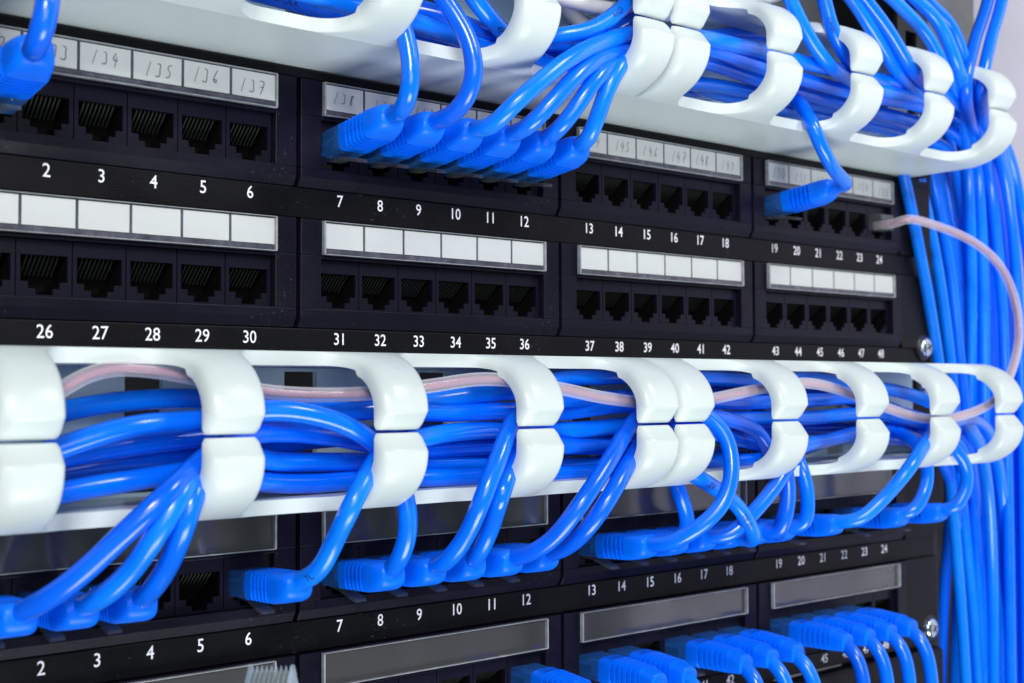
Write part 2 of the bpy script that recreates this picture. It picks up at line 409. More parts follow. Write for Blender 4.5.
rnd = random.Random(3)
_mod = module_mesh(); _jack = jack_mesh()
shared = {}
def panel(zA, zB, label, first_label, empty_win):
    root = empty('patch_bay', (201.5, 0, (zA+zB)/2), label, 'patch panel', 'patch panels in the rack')
    O = root.location/MM
    top, bot = zA+40.6, zB-4.2
    mb = MB()
    mb.box(-42, 444, -1.2, 3, zA+37.8, top)               # top rail, the two number rails, ears and a rear sheet
    mb.box(-42, 444, 0, 3, zB+37.9, zA+3.1)
    mb.box(-42, 444, 0, 3, bot, zB+3.1)
    xl, xr = -16.6, PX(24)+15.4
    for z0 in (zA, zB):
        mb.box(-42, xl, -1.2, 3, z0+3.1, z0+37.8 if z0 == zA else z0+37.9); mb.box(xr, 444, -1.2, 3, z0+3.1, z0+37.8 if z0 == zA else z0+37.9)
    mb.box(-40, 442, 15, 17, bot+1, top-1)
    mb.box(-40, 442, 3, 15, top-3, top-1); mb.box(-40, 442, 3, 15, bot+1, bot+3)
    mb.build('faceplate', M_PANEL, root, origin=O, bevel=0.35)
    for r, z0 in enumerate((zA, zB)):
        for g in range(4):
            xm = PX(6*g+1)+2.5*PITCH_X
            key = 'module'
            mo = (link_copy(shared[key], root) if key in shared else _mod.build('port_module', M_MOD, root, bevel=0.25))
            shared.setdefault(key, mo); mo.location = (Vector((xm, -1.7, z0))-O)*MM
            kh = 'holder%d' % empty_win
            ho = link_copy(shared[kh], mo) if kh in shared else holder_mesh(empty_win).build('label_holder', [M_RIM, M_BAND, M_BACK], mo, bevel=0.12)
            shared.setdefault(kh, ho)
            kw = 'win%d' % empty_win
            wi = link_copy(shared[kw], mo) if kw in shared else (window_mesh_tall() if empty_win else window_mesh()).build('label_window', M_CLEAR, mo)
            shared.setdefault(kw, wi)
            for i in range(6):
                k = 6*g+i+1
                lx = (i-2.5)*PITCH_X
                ja = link_copy(shared['jack'], mo) if 'jack' in shared else _jack.build('port_jack', [M_JACK, M_CAVITY, M_SPRING], mo)
                shared.setdefault('jack', ja); ja.location = Vector((lx, 0, 0))*MM
                if not empty_win:
                    if r == 0: ca = card_mesh(str(131+k), rnd).build('label_card', [M_CARD, M_INK], mo)
                    else:
                        ca = link_copy(shared['card'], mo) if 'card' in shared else card_mesh('', rnd).build('label_card', [M_CARD, M_INK], mo)
                        shared.setdefault('card', ca)
                    ca.location = Vector((lx, 0, 0))*MM
                V, F = text_shape(str(24*r+k), 3.85, 0.88, 0.006)
                nb = MB(); nb.add([(x+PX(k), -0.06, z+z0) for x, z in V], F)
                nb.build('port_number', M_WHITEINK, root, origin=O)
    for x in (437.5, -35):
        for z in (zB+3.6,): screw_at(root, x, z, -1.0, O)
    return root
panel(Z1, Z2, 'upper black patch panel with white paper labels above its ports', 132, False)
panel(Z3, Z4, 'lower black patch panel with empty clear label windows', 0, True)

# the black unit below, of which only the upper lip shows
mb = MB(); mb.prism([(3, -186), (-2.5, -186), (-4, -187.5), (-4, -240), (3, -240)], -42, 444)
tag(mb.build('blank_filler', M_PANEL, bevel=0.5), 'plain black blank panel edge below the lower patch panel', 'blank panel')

# ------------------------------------------------------------------ white cable managers
FW = 15.2
FC = [205.5+s*(8.85+50.7*k) for s in (-1, 1) for k in range(5)]; FC.sort()
def finger_mesh(xc, sgn, z_plate, inner, half_h):
    """curved finger growing out of a plate; sgn=+1 rises from the floor plate, -1 hangs from the roof plate"""
    prof = []; th = 5.4                                  # centre line in (y, z), z above the plate's outer face
    N = 26; a, y0 = 19.0, -37.0
    b = half_h-0.45-th/2-5.4
    for i in range(N+1):
        t = (i/N)**1.8*PI/2
        prof.append((y0-a*math.sin(t), b*(1-math.cos(t))))
    tip = [(0.2, 0), (1.2, .75), (2.6, 1.85), (4.0, 2.95), (5.0, 3.75), (5.4, 4.1)]
    prof += [(y0-a, b+q) for q, _ in tip]
    L = [0]
    for p, q in zip(prof, prof[1:]): L.append(L[-1]+math.hypot(q[0]-p[0], q[1]-p[1]))
    rings = []
    for i, p in enumerate(prof):
        q0, q1 = prof[max(i-1, 0)], prof[min(i+1, len(prof)-1)]
        d = (q1[0]-q0[0], q1[1]-q0[1]); l = math.hypot(*d); n = (d[1]/l, -d[0]/l)      # points inwards/up
        if i == 0: n = (0, 1)
        eL, eR = [R-math.sqrt(max(R*R-(R-L[i])**2, 0)) if L[i] < R else 0 for R in (13.0, 9.0)]
        if inner == -1: eL = 0
        if inner == 1: eR = 0
        e = max(0, L[i]-(L[-1]-1.5)); trim = e*e*0.35
        x0 = xc-FW/2-eL+trim; x1 = xc+FW/2+eR-trim
        k = i-(len(prof)-len(tip)); cut = tip[k][1] if k >= 0 else 0
        half = th/2
        fl = min(1, L[i]/9)                              # near the plate the section flattens to the plate's thickness
        hi = half*fl+(4-half)*(1-fl)-(0 if fl == 1 else 0)
        ho = half
        ch = 2.6*fl; cw = 4.6*fl+.02; ch2 = 1.0*fl; cw2 = 1.8*fl+.02
        def P(x, h): return (x, p[0]+n[0]*h, z_plate+sgn*(p[1]+n[1]*h+th/2))
        o = -(ho-cut); c_in = min(o+ch, hi-.4); c_in2 = min(o+ch2, hi-.3)
        hi2 = hi if fl == 1 else min(hi, 4-th/2)
        rings.append([P(x0, c_in), P(x0+cw*.35, o+(c_in-o)*.35), P(x0+cw, o), P(x1-cw2, o), P(x1-cw2*.35, o+(c_in2-o)*.35), P(x1, c_in2), P(x1, hi2), P(x0, hi2)])
    mb = MB(); mb.loft(rings)
    return mb
def manager(zb, zt, label):
    root = empty('cable_manager', (201.4, 0, (zb+zt)/2), label, 'cable manager', 'white finger cable managers')
    O = root.location/MM
    x0, x1 = FC[0]-FW/2-16, FC[-1]+FW/2+1.5
    mb = MB(); xs = [x0]
    for c in FC: xs += [c-FW/2+0.5, c-FW/2+12] if abs(c-FC[-1]) > 1 else []
    xs.append(x1)
    for a, b in zip(xs[::2], xs[1::2]): mb.box(a, b, -1.2, 1.5, zb+4, zt-4)
    for i in range(1, len(xs)-1, 2):
        mb.box(xs[i], xs[i+1], -1.2, 1.5, zb+4, zb+5); mb.box(xs[i], xs[i+1], -1.2, 1.5, zt-5, zt-4)
    mb.build('back_plate', M_BACKPLATE, root, origin=O)
    for z0, z1_, nm in ((zb, zb+4, 'floor_plate'), (zt-4, zt, 'roof_plate')):
        mb = MB(); mb.box(x0, x1, -37.0, 1.5, z0, z1_)
        mb.build(nm, M_PLASTIC, root, origin=O)
    for i, c in enumerate(FC):
        inner = 1 if i in (4, 9) else (-1 if i in (5, 0) else 0)
        if i == 0: inner = 0
        for sg, zp in ((1, zb), (-1, zt)):
            finger_mesh(c, sg, zp, inner, (zt-zb)/2).build('retaining_finger', M_PLASTIC, root, origin=O, smooth=60)
    mb = MB(); mb.box(x1, 444, 0.4, 3, zb+2, zt-2); ear = mb.build('mounting_ear', M_PANEL, root, origin=O, bevel=.3)
    screw_at(root, 437.5, zt-10, -0.6, O)
    return root
manager(41.2, 85.6, 'upper white plastic cable manager, seen from below above the pencilled labels')
manager(-95.0, -50.0, 'lower white plastic cable manager between the two patch panels')

# ------------------------------------------------------------------ plugs
def superring(y, hw, zlo, zhi, n=32, e=5.0, groove=0.0, xo=0.0):
    zc, hh = (zlo+zhi)/2, (zhi-zlo)/2; out = []
    for i in range(n):
        a = 2*PI*i/n; c, s_ = math.cos(a), math.sin(a)
        rr = (abs(c)**e+abs(s_)**e)**(-1/e); X, Z = rr*c, rr*s_
        g = groove if (abs(Z) > 0.14 or abs(X) < .8) else 0
        out.append((xo+X*(hw-g), y, zc+Z*(hh-g*(.8 if Z > 0 else .2))))
    return out
def boot_a():
    """short boot with five grooves and a blunt turned-up end"""
    mb = MB(); R = [superring(-8.2, 5.4, -4.2, 4.0, e=8), superring(-8.5, 5.8, -4.5, 4.3, e=8), superring(-12.6, 5.85, -4.5, 4.3, e=7)]
    y = -12.8
    for k in range(5):
        R += [superring(y, 5.85, -4.5, 4.35, e=7), superring(y-.08, 5.85, -4.5, 4.35, groove=2.1, e=7), superring(y-1.28, 5.85, -4.5, 4.35, groove=2.1, e=7), superring(y-1.36, 5.85, -4.5, 4.4, e=7)]
        y -= 2.25
    R += [superring(-24.2, 5.7, -4.4, 4.5, e=6), superring(-27, 5.35, -4.1, 4.6, e=5), superring(-29.3, 5.0, -3.5, 4.6, e=4), superring(-30.7, 4.5, -2.8, 4.5, e=3.4), superring(-31.5, 4.0, -1.8, 4.0, e=2.8), superring(-31.9, 2.6, -.5, 3.1, e=2.4)]
    mb.loft(R); return mb
def boot_b():
    """longer tapering boot with ribs along its back"""
    mb = MB(); R = [superring(-9.2, 5.5, -4.3, 4.4), superring(-9.6, 5.9, -4.8, 4.9), superring(-15, 5.9, -4.8, 5.0)]
    y = -15.4
    for k in range(6):
        t = k/6; hw = 5.8-1.0*t; zl = -4.7+.9*t; zh = 5.0-.5*t
        R += [superring(y, hw, zl, zh+.3, e=4), superring(y-.15, hw, zl, zh, groove=.9, e=4), superring(y-.9, hw, zl, zh, groove=.9, e=4), superring(y-1.05, hw, zl, zh+.3, e=4)]
        y -= 2.5
    R += [superring(-30.8, 4.6, -3.8, 4.3, e=3.2), superring(-33.5, 4.3, -3.6, 4.0, e=2.8), superring(-34.8, 3.9, -3.3, 3.5, e=2.5), superring(-35.2, 3.0, -2.6, 2.8, e=2.3)]
    mb.loft(R); return mb
def plug_body():
    mb = MB(); mb.box(-5.8, 5.8, -9.4, 7, -3.9, 3.9); return mb
def latch_mesh():
    mb = MB(); mb.prism([(3, -4.0), (-2, -4.3), (-12.5, -7.6), (-12.8, -8.6), (-11.5, -8.5), (-2, -5.5), (3, -5.2)], -2.0, 2.0); return mb
def wires_mesh():
    mb = MB()
    for k in range(8):
        x = -4.1+k*1.17
        mb.loft([[(x+.48*math.cos(2*PI*i/8), y, .6+.48*math.sin(2*PI*i/8)+(.5 if y < 0 else 0)) for i in range(8)] for y in (-9, -2, 5)])
    mb.box(-4.6, 4.6, -9.3, -4.5, -2.6, 2.9)
    return mb
SH = {}
def sh(key, fn, name, mats, parent, **kw):
    if key in SH: return link_copy(SH[key], parent)
    SH[key] = fn().build(name, mats, parent, **kw); return SH[key]

R_CABLE = 2.85
def cable_part(root, pts, material=M_BLUE, r=R_CABLE, prints=()):
    O = root.location/MM
    if material is M_BLUE: material = random.choice(M_BLUES)
    mb = MB(); tube(mb, pts, r)
    cb = mb.build('cable', material, root, smooth=180, origin=O)
    for words, near in prints: print_on(cb, pts, r, O, words, near)
    return cb

def pt(c):
    return at(*c) if not isinstance(c, Vector) else c
def cord(k, z0, label, path, style='a', out=0.0, prints=(), tilt=None, grp='blue patch cables plugged into the panels'):
    """a patch cord plugged into port k of the row whose numbers are at z0"""
    P = Vector((PX(k), -out, z0+17.2))
    root = empty('patch_cable', P, label, 'patch cable', grp)
    if tilt is None: tilt = {Z1: 6.0, Z3: 2.5, Z4: -2.0}[z0]
    if z0 == Z1: P.z += 1.0; root.location = P*MM
    RT = Matrix.Rotation(-math.radians(tilt), 3, 'X')
    pl = sh('plug', plug_body, 'plug', M_PLUG, root, bevel=0.4)
    pl.rotation_euler = (-math.radians(tilt), 0, 0)
    sh('latch', latch_mesh, 'latch', M_LATCH, pl); sh('wires', wires_mesh, 'wire_ends', M_WIRE, pl, smooth=40)
    if style == 'a':
        bt = sh('boot_a', boot_a, 'boot', M_BOOT, root, smooth=40)
        pts = [P+RT@Vector((0, -24, 0.6)), P+RT@Vector((0, -29.0, 1.6))]
    else:
        bt = sh('boot_b', boot_b, 'boot', M_BOOT, root, smooth=40)
        pts = [P+RT@Vector((0, -24, .4)), P+RT@Vector((0, -32.5, -.4))]
    bt.rotation_euler = (-math.radians(tilt), 0, 0)
    pts += leftwards([Vector()]+list(path), [pt(c) for c in path])
    cable_part(root, spline(pts), prints=prints)
    return root
def leftwards(path, P):
    """cables that leave the picture on the left run on past the rack instead of stopping"""
    if not isinstance(path[0], Vector) and path[0][0] <= -40: P = [P[0]+Vector((-130, 30, -40)), P[0]+Vector((-45, 4, -4))]+P
    if not isinstance(path[-1], Vector) and path[-1][0] <= -40: P = P+[P[-1]+Vector((-45, 4, -4)), P[-1]+Vector((-130, 30, -40))]
    return P
def run(label, path, material=M_BLUE, r=R_CABLE, prints=(), name='network_cable', cat='cable', grp='blue cables lying in the cable managers', up=None):
    P = leftwards(path, [pt(c) for c in path])
    if up in ('start', 'both'):                          # the cable goes on upwards out of the picture
        d = (P[0]-P[1]).normalized(); P = [P[0]+d*60+Vector((0, 0, 150)), P[0]+d*30+Vector((0, 0, 45))]+P
    if up in ('end', 'both'):
        d = (P[-1]-P[-2]).normalized(); P = P+[P[-1]+d*30+Vector((0, 0, 45)), P[-1]+d*60+Vector((0, 0, 150))]
    root = empty(name, P[len(P)//2], label, cat, grp)
    cable_part(root, spline(P), material, r, prints)
    return root

# ---- row of the upper panel
cord(1, Z1, 'blue patch cable at the upper left corner of the photo',
     [(33, 52, -44), (41, 34, -50), (47, 10, -52), (49, -20, -50), (46, -60, -44), (30, -95, -34), (-20, -120, -26), (-120, -150, -24)], out=8)
cord(7, Z1, 'blue patch cable in upper port 7, under the pencilled label 138',
     [(402, 112, -38), (410, 88, -45), (411, 62, -45), (404, 30, -44), (396, 4, -43), (380, -20, -38), (350, -36, -32), (300, -46, -30), (220, -70, -28), (100, -110, -26), (-60, -160, -26)])
cord(8, Z1, 'blue patch cable in upper port 8, looping up past the label 140',
     [(448, 118, -38), (467, 98, -47), (475, 72, -51), (468, 38, -50), (450, 8, -47), (425, -25, -44), (380, -50, -34), (300, -62, -20), (200, -90, -18), (60, -130, -18), (-80, -180, -18)])
cord(9, Z1, 'blue patch cable in upper port 9, highest strand of the fan',
     [(490, 128, -38), (510, 108, -45), (537, 84, -49), (567, 60, -50), (600, 43, -48), (640, 33, -45), (690, 36, -43), (765, 52, -38), (850, 74, -36), (920, 88, -34), (960, 100, -30), (995, 125, -18), (1008, 180, -6), (1012, 300, 0), (1010, 500, 2), (1012, 760, 2)])
cord(10, Z1, 'blue patch cable in upper port 10, second strand of the fan of four',
     [(524, 130, -38), (545, 110, -44), (572, 80, -48), (600, 58, -47), (640, 50, -43), (705, 48, -38), (765, 68, -34), (850, 92, -32), (920, 106, -30), (960, 118, -25), (988, 148, -12), (996, 220, -2), (1000, 400, 4), (1000, 760, 6)])
cord(11, Z1, 'blue patch cable in upper port 11, third strand of the fan of four',
     [(556, 132, -38), (573, 112, -43), (592, 84, -47), (612, 64, -46), (648, 58, -36), (705, 62, -28), (765, 82, -26), (850, 106, -24), (918, 122, -22), (955, 134, -15), (975, 170, -4), (984, 260, 3), (988, 420, 8), (990, 760, 10)])
cord(12, Z1, 'blue patch cable in upper port 12, lowest strand of the fan of four',
     [(588, 140, -38), (597, 118, -42), (606, 92, -46), (616, 72, -48), (629, 55, -46), (648, 46, -38), (675, 70, -24), (705, 90, -18), (735, 98, -17), (760, 106, -16), (850, 122, -14), (915, 138, -12), (948, 152, -4), (962, 200, 5), (970, 300, 10), (975, 450, 14), (978, 760, 15)])
cord(19, Z1, 'short blue patch cable in upper port 19, bent sharply back up at its boot',
     [(846, 186, -36), (834, 170, -42), (822, 148, -44), (812, 124, -43), (805, 112, -36), (796, 100, -24), (770, 92, -12), (745, 90, 4), (735, 90, 14)])

# ---- first row of the lower panel
cord(1, Z3, 'blue patch cable in lower port 1, leftmost of the three at lower left',
     [(52, 596, -40), (80, 575, -45), (125, 533, -51), (164, 497, -54), (198, 464, -48), (236, 438, -44), (280, 432, -38), (330, 436, -34), (400, 448, -30), (500, 446, -26), (600, 447, -24), (680, 448, -22)])
cord(2, Z3, 'blue patch cable in lower port 2, middle of the three at lower left',
     [(104, 596, -40), (128, 575, -44), (156, 535, -52), (181, 495, -53), (201, 467, -46), (240, 456, -40), (280, 462, -30), (330, 462, -26), (400, 463, -26), (500, 463, -22), (570, 466, -20), (620, 462, -18), (690, 455, -14), (745, 456, -8)])
cord(3, Z3, 'blue patch cable in lower port 3, rightmost of the three at lower left',
     [(152, 590, -38), (166, 570, -42), (180, 537, -50), (190, 508, -53), (199, 482, -50), (210, 462, -43), (240, 478, -36), (290, 484, -30), (370, 480, -28), (430, 478, -30), (490, 476, -30), (560, 474, -28), (620, 470, -26), (700, 462, -22), (770, 458, -20), (840, 438, -20), (900, 440, -14), (930, 440, 6)])
cord(6, Z3, 'blue patch cable in lower port 6, crossing the edge of the first module',
     [(318, 572, -38), (335, 540, -44), (351, 507, -52), (367, 476, -50), (384, 452, -43), (430, 436, -38), (470, 431, -34), (516, 430, -30), (570, 430, -30), (630, 425, -32), (700, 420, -30), (760, 418, -28), (810, 418, -26), (860, 414, -24), (910, 420, -22), (960, 440, -15), (975, 490, 0), (972, 600, 16), (968, 760, 20)], prints=[('82', (369, 467)), ('HEL', (497, 429)), ('7L', (316, 575))])
cord(7, Z3, 'blue patch cable in lower port 7, dropping from behind the third finger',
     [(398, 562, -36), (407, 540, -40), (408, 512, -42), (400, 478, -44), (380, 448, -45), (350, 427, -46), (310, 414, -46), (268, 410, -44), (204, 420, -40), (130, 427, -42), (65, 446, -40), (0, 470, -38), (-60, 490, -36)])
cord(8, Z3, 'blue patch cable in lower port 8, bright strand from behind the fourth finger',
     [(446, 562, -38), (464, 540, -44), (482, 500, -52), (500, 454, -51), (516, 418, -45), (545, 402, -40), (600, 399, -32), (660, 398, -28), (720, 402, -30), (770, 402, -28), (812, 400, -26), (860, 398, -24), (900, 412, -20), (945, 430, -12), (962, 470, 4), (958, 600, 18), (952, 760, 22)])
cord(9, Z3, 'blue patch cable in lower port 9, shaded strand just behind its brighter neighbour',
     [(478, 555, -36), (490, 530, -41), (501, 495, -51), (514, 462, -47), (530, 444, -40), (570, 446, -30), (630, 440, -24), (700, 436, -20), (760, 436, -16), (780, 436, 0), (785, 436, 14)])
cord(10, Z3, 'blue patch cable in lower port 10, upper diagonal strand left of the finger pair',
     [(532, 553, -38), (552, 540, -44), (580, 505, -52), (608, 463, -51), (632, 424, -45), (655, 408, -42), (700, 414, -36), (740, 423, -34), (758, 432, -34), (768, 448, -34), (780, 470, -34), (788, 500, -40), (782, 522, -38), (778, 534, -30)])
cord(11, Z3, 'blue patch cable in lower port 11, lower diagonal strand left of the finger pair',
     [(566, 548, -38), (588, 528, -48), (611, 495, -53), (629, 463, -50), (650, 438, -42), (690, 430, -38), (740, 440, -26), (775, 448, -10), (785, 448, 12)])
cord(13, Z3, 'blue patch cable in lower port 13, swinging from the finger pair in a wide bend',
     [(664, 545, -37), (692, 532, -46), (722, 505, -53), (732, 470, -53), (726, 436, -50), (708, 416, -46), (670, 405, -40), (620, 405, -34), (560, 412, -32), (500, 411, -34), (430, 413, -34), (373, 410, -32), (320, 417, -30), (267, 430, -28), (204, 437, -28), (130, 446, -30), (65, 458, -30), (-40, 480, -30)])
cord(14, Z3, 'blue patch cable in lower port 14, half hidden behind the wide bend of its neighbour',
     [(688, 534, -33), (687, 515, -33), (679, 492, -34), (672, 470, -34), (660, 452, -30), (640, 446, -22), (615, 446, -8), (605, 446, 12)])
cord(15, Z3, 'blue patch cable in lower port 15, leaning right towards the seventh finger',
     [(728, 536, -36), (748, 518, -40), (768, 496, -42), (786, 470, -42), (800, 448, -38), (830, 440, -30), (870, 430, -22), (920, 428, -12), (935, 428, 4)])
cord(16, Z3, 'blue patch cable in lower port 16 with printing, crossing down from left to right',
     [(752, 542, -36), (752, 530, -42), (736, 504, -43), (712, 486, -44), (692, 474, -45), (672, 462, -42), (650, 452, -32), (630, 452, -18), (612, 454, 8)], prints=[('ZX', (705, 484)), ('TIE EL', (741, 519))])
cord(17, Z3, 'blue patch cable in lower port 17, first of the two close-set boots there',
     [(778, 534, -36), (786, 515, -40), (789, 492, -40), (786, 470, -38), (778, 452, -30), (772, 440, -14), (770, 438, 10)])
cord(18, Z3, 'blue patch cable in lower port 18, second of the two close-set boots there',
     [(804, 526, -36), (808, 505, -38), (806, 482, -38), (798, 460, -34), (790, 440, -20), (792, 440, 10)])
cord(19, Z3, 'blue patch cable in lower port 19 with a straight diagonal strand',
     [(858, 520, -38), (882, 500, -44), (908, 470, -52), (929, 438, -49), (948, 424, -40), (975, 420, -28), (992, 440, -15), (1003, 500, -4), (1008, 600, 0), (1010, 760, 2)])
cord(22, Z3, 'blue patch cable in lower port 22, curving up behind the ninth finger',
     [(912, 512, -34), (924, 494, -36), (928, 470, -37), (922, 450, -36), (905, 436, -26), (890, 430, -12), (900, 430, 10)])
cord(24, Z3, 'blue patch cable in lower port 24, rightmost boot of its row beside the vertical bundle',
     [(955, 508, -36), (966, 488, -39), (966, 466, -40), (952, 446, -38), (935, 432, -28), (915, 424, -14), (915, 424, 10)])

# ---- second row of the lower panel: longer boots, cords hanging down
for k, name, dx in ((12, 'blue patch cable at the bottom edge, alone left of the two-port gap', 0), (13, 'blue patch cable at the bottom edge, left of the pair under number 13', 0),
                (14, 'blue patch cable at the bottom edge, right of the pair under number 14', 2),
                (16, 'blue drooping patch cable, leftmost of the three under number 17', 0), (17, 'blue drooping patch cable, middle of the three under number 17', 2), (18, 'blue drooping patch cable, rightmost of the three under number 17', 4),
                (19, 'blue drooping patch cable, first of the four below the last label window', 0), (20, 'blue drooping patch cable, second of the four below the last label window', 1),
                (21, 'blue drooping patch cable, third of the four below the last label window', 1), (22, 'blue drooping patch cable, last of the four, nearest the chrome screw', 2)):
    P = Vector((PX(k), 0, Z4+17.2))
    cord(k, Z4, name, [P+Vector((0.2, -38, -4.5)), P+Vector((.5+dx*.3, -41, -12)), P+Vector((1+dx*.6, -42, -24)), P+Vector((2+dx, -42, -45)), P+Vector((4+dx, -40, -90))], 'b')

# ---- loose plug standing up at the bottom edge
def loose_plug():
    root = empty('loose_connector', (0, 0, 0), 'clear loose connector with gold pins standing up at the bottom edge', 'connector')
    mb = MB()
    mb.box(-5.85, 5.85, 0.2, 4, -16, 0); mb.box(-5.85, -4.9, -4, 0.2, -16, 0.4); mb.box(4.9, 5.85, -4, 0.2, -16, 0.4)
    mb.box(-4.9, 4.9, -4, 0.2, -16, -5.5); mb.box(-4.9, 4.9, -1.2, .2, -5.5, -0.6)
    for k in range(9):                                   # thin clear ribs between the contacts
        x = -4.9+k*1.225
        mb.box(x-.17, x+.17, -3.9, -1.2, -5.5, 0.2)
    b = mb.build('plug', M_LOOSE, root, bevel=.2)
    for k in range(8):
        x = -4.29+k*1.225
        mb = MB(); mb.box(x-.2, x+.2, -3.0, -1.2, -5.4, -1.0)
        mb.build('contact', M_PIN, b)
    mb = MB()
    mb.loft([superring(0, 4.9, -3.0, 3.0)] + [superring(9, 4.9, -3.0, 3.0)])
    mb.v = [(x, z, -14+y) for x, y, z in mb.v]
    mb.build('wire_ends', M_WIRE, b, smooth=40)
    mb = MB(); mb.loft([superring(0, 6.2, -5, 5), superring(20, 6.2, -5, 5)]); mb.v = [(x, z, -35+y) for x, y, z in mb.v]
    mb.build('boot', M_BOOT, root, smooth=40)
    mb = MB(); tube(mb, spline([Vector((0, 0, -30)), Vector((0, 0, -50)), Vector((4, 4, -75)), Vector((18, 10, -110))]), R_CABLE)
    mb.build('cable', M_BLUE, root, smooth=180)
    p = at(274, 675, -58); root.location = p*MM
    root.rotation_euler = (math.radians(-48), 0, math.radians(-42))
loose_plug()

# ------------------------------------------------------------------ cables lying in the lower manager
run('blue cable lying highest along the lower manager, under the pale pink cord',
    [(-60, 440, -20), (0, 428, -20), (65, 411, -22), (130, 401, -22), (204, 399, -22), (270, 406, -20), (330, 403, -22), (373, 402, -24), (430, 401, -32), (470, 395, -34), (516, 390, -34), (560, 379, -30), (600, 377, -30), (640, 376, -28), (720, 379, -25), (770, 382, -25), (810, 378, -22), (855, 386, -25), (893, 390, -28), (930, 402, -30), (968, 425, -28), (985, 470, -14), (992, 560, -4), (994, 760, 0)])
run('blue cable lying lowest along the floor of the lower manager',
    [(-60, 520, -34), (0, 508, -34), (65, 492, -34), (130, 481, -33), (204, 470, -30), (267, 468, -22), (330, 470, -18), (430, 466, -16), (500, 464, -14), (560, 450, -14), (630, 440, -12), (720, 430, -10)])
run('blue cable in the lower manager, lower middle strand left of the second finger',
    [(-60, 486, -18), (0, 478, -18), (65, 470, -20), (110, 462, -22), (204, 455, -22), (270, 448, -20), (310, 440, -18), (373, 436, -16), (430, 432, -18), (500, 438, -16), (560, 432, -16), (640, 430, -14), (720, 424, -14), (780, 428, -12), (840, 428, -12), (905, 424, -12), (940, 440, -4), (950, 500, 12), (944, 600, 20), (938, 760, 24)])
run('blue cable deep in the lower manager, shaded strand beside the eighth finger',
    [(636, 388, -14), (718, 392, -14), (770, 394, -14), (812, 391, -14), (855, 402, -16), (893, 424, -18), (930, 446, -10), (955, 500, 6), (964, 620, 14), (962, 760, 18)])

# ------------------------------------------------------------------ cables lying in the upper manager
run('blue printed cable at the top edge, left of the third upper finger',
    [(120, -44, -22), (180, -30, -22), (240, -12, -22), (300, 4, -22), (360, 22, -22), (420, 40, -20), (470, 54, -18), (530, 68, -16), (600, 84, -14), (660, 94, -12)], prints=[('ABUFOLK', (276, 1))])
run('blue cable at the top edge, upper strand left of the third upper finger',
    [(200, -40, -34), (280, -14, -34), (350, 6, -34), (415, 22, -33), (480, 44, -30), (520, 58, -28), (570, 72, -24), (640, 88, -18), (700, 92, -10), (720, 92, 10)])
run('blue cable lying in the upper manager, middle strand left of the fourth finger',
    [(300, -20, -20), (360, 0, -20), (420, 8, -20), (480, 30, -20), (540, 50, -20), (600, 56, -22), (680, 40, -24), (765, 36, -20), (850, 62, -16), (920, 92, -14)])
run('blue cable printed 4PR, crossing behind the fourth upper finger',
    [(440, -60, -40), (462, -20, -40), (480, 6, -40), (505, 34, -38), (540, 60, -36), (585, 76, -32), (640, 84, -26), (700, 84, -22), (770, 96, -20), (850, 112, -18), (920, 130, -14)], prints=[('4PR', (500, 26))], up='start')
run('blue cable printed JOU, lying across the gap left of the fourth upper finger',
    [(390, 8, -30), (430, 14, -32), (470, 28, -32), (510, 40, -30), (555, 46, -30), (600, 40, -30), (640, 16, -34), (680, -20, -36)], prints=[('JOU', (484, 33)), ('IEL', (566, 46))], up='end')
run('blue cable rising steeply beside the pair of upper fingers, white highlight at its foot',
    [(470, 52, -26), (520, 46, -38), (555, 37, -44), (590, 30, -46), (618, 12, -46), (640, -14, -44), (660, -50, -40)], prints=[('ARD', (612, 16))], up='end')
run('white cable at the top edge, between the fourth finger and the pair of upper fingers',
    [(500, -22, -24), (560, -2, -30), (590, 6, -32), (620, 10, -32), (680, 14, -26), (740, 2, -30), (790, -14, -30)], M_WHITECABLE, up='end', name='white_cable', grp='white cables in the upper manager', r=2.6)
run('short white cable running down behind the blue ones, right of the fourth upper finger',
    [(545, -20, -12), (560, 2, -12), (580, 22, -12), (610, 44, -10), (640, 60, -6)], M_WHITECABLE, up='start', name='white_cable', grp='white cables in the upper manager', r=2.6)
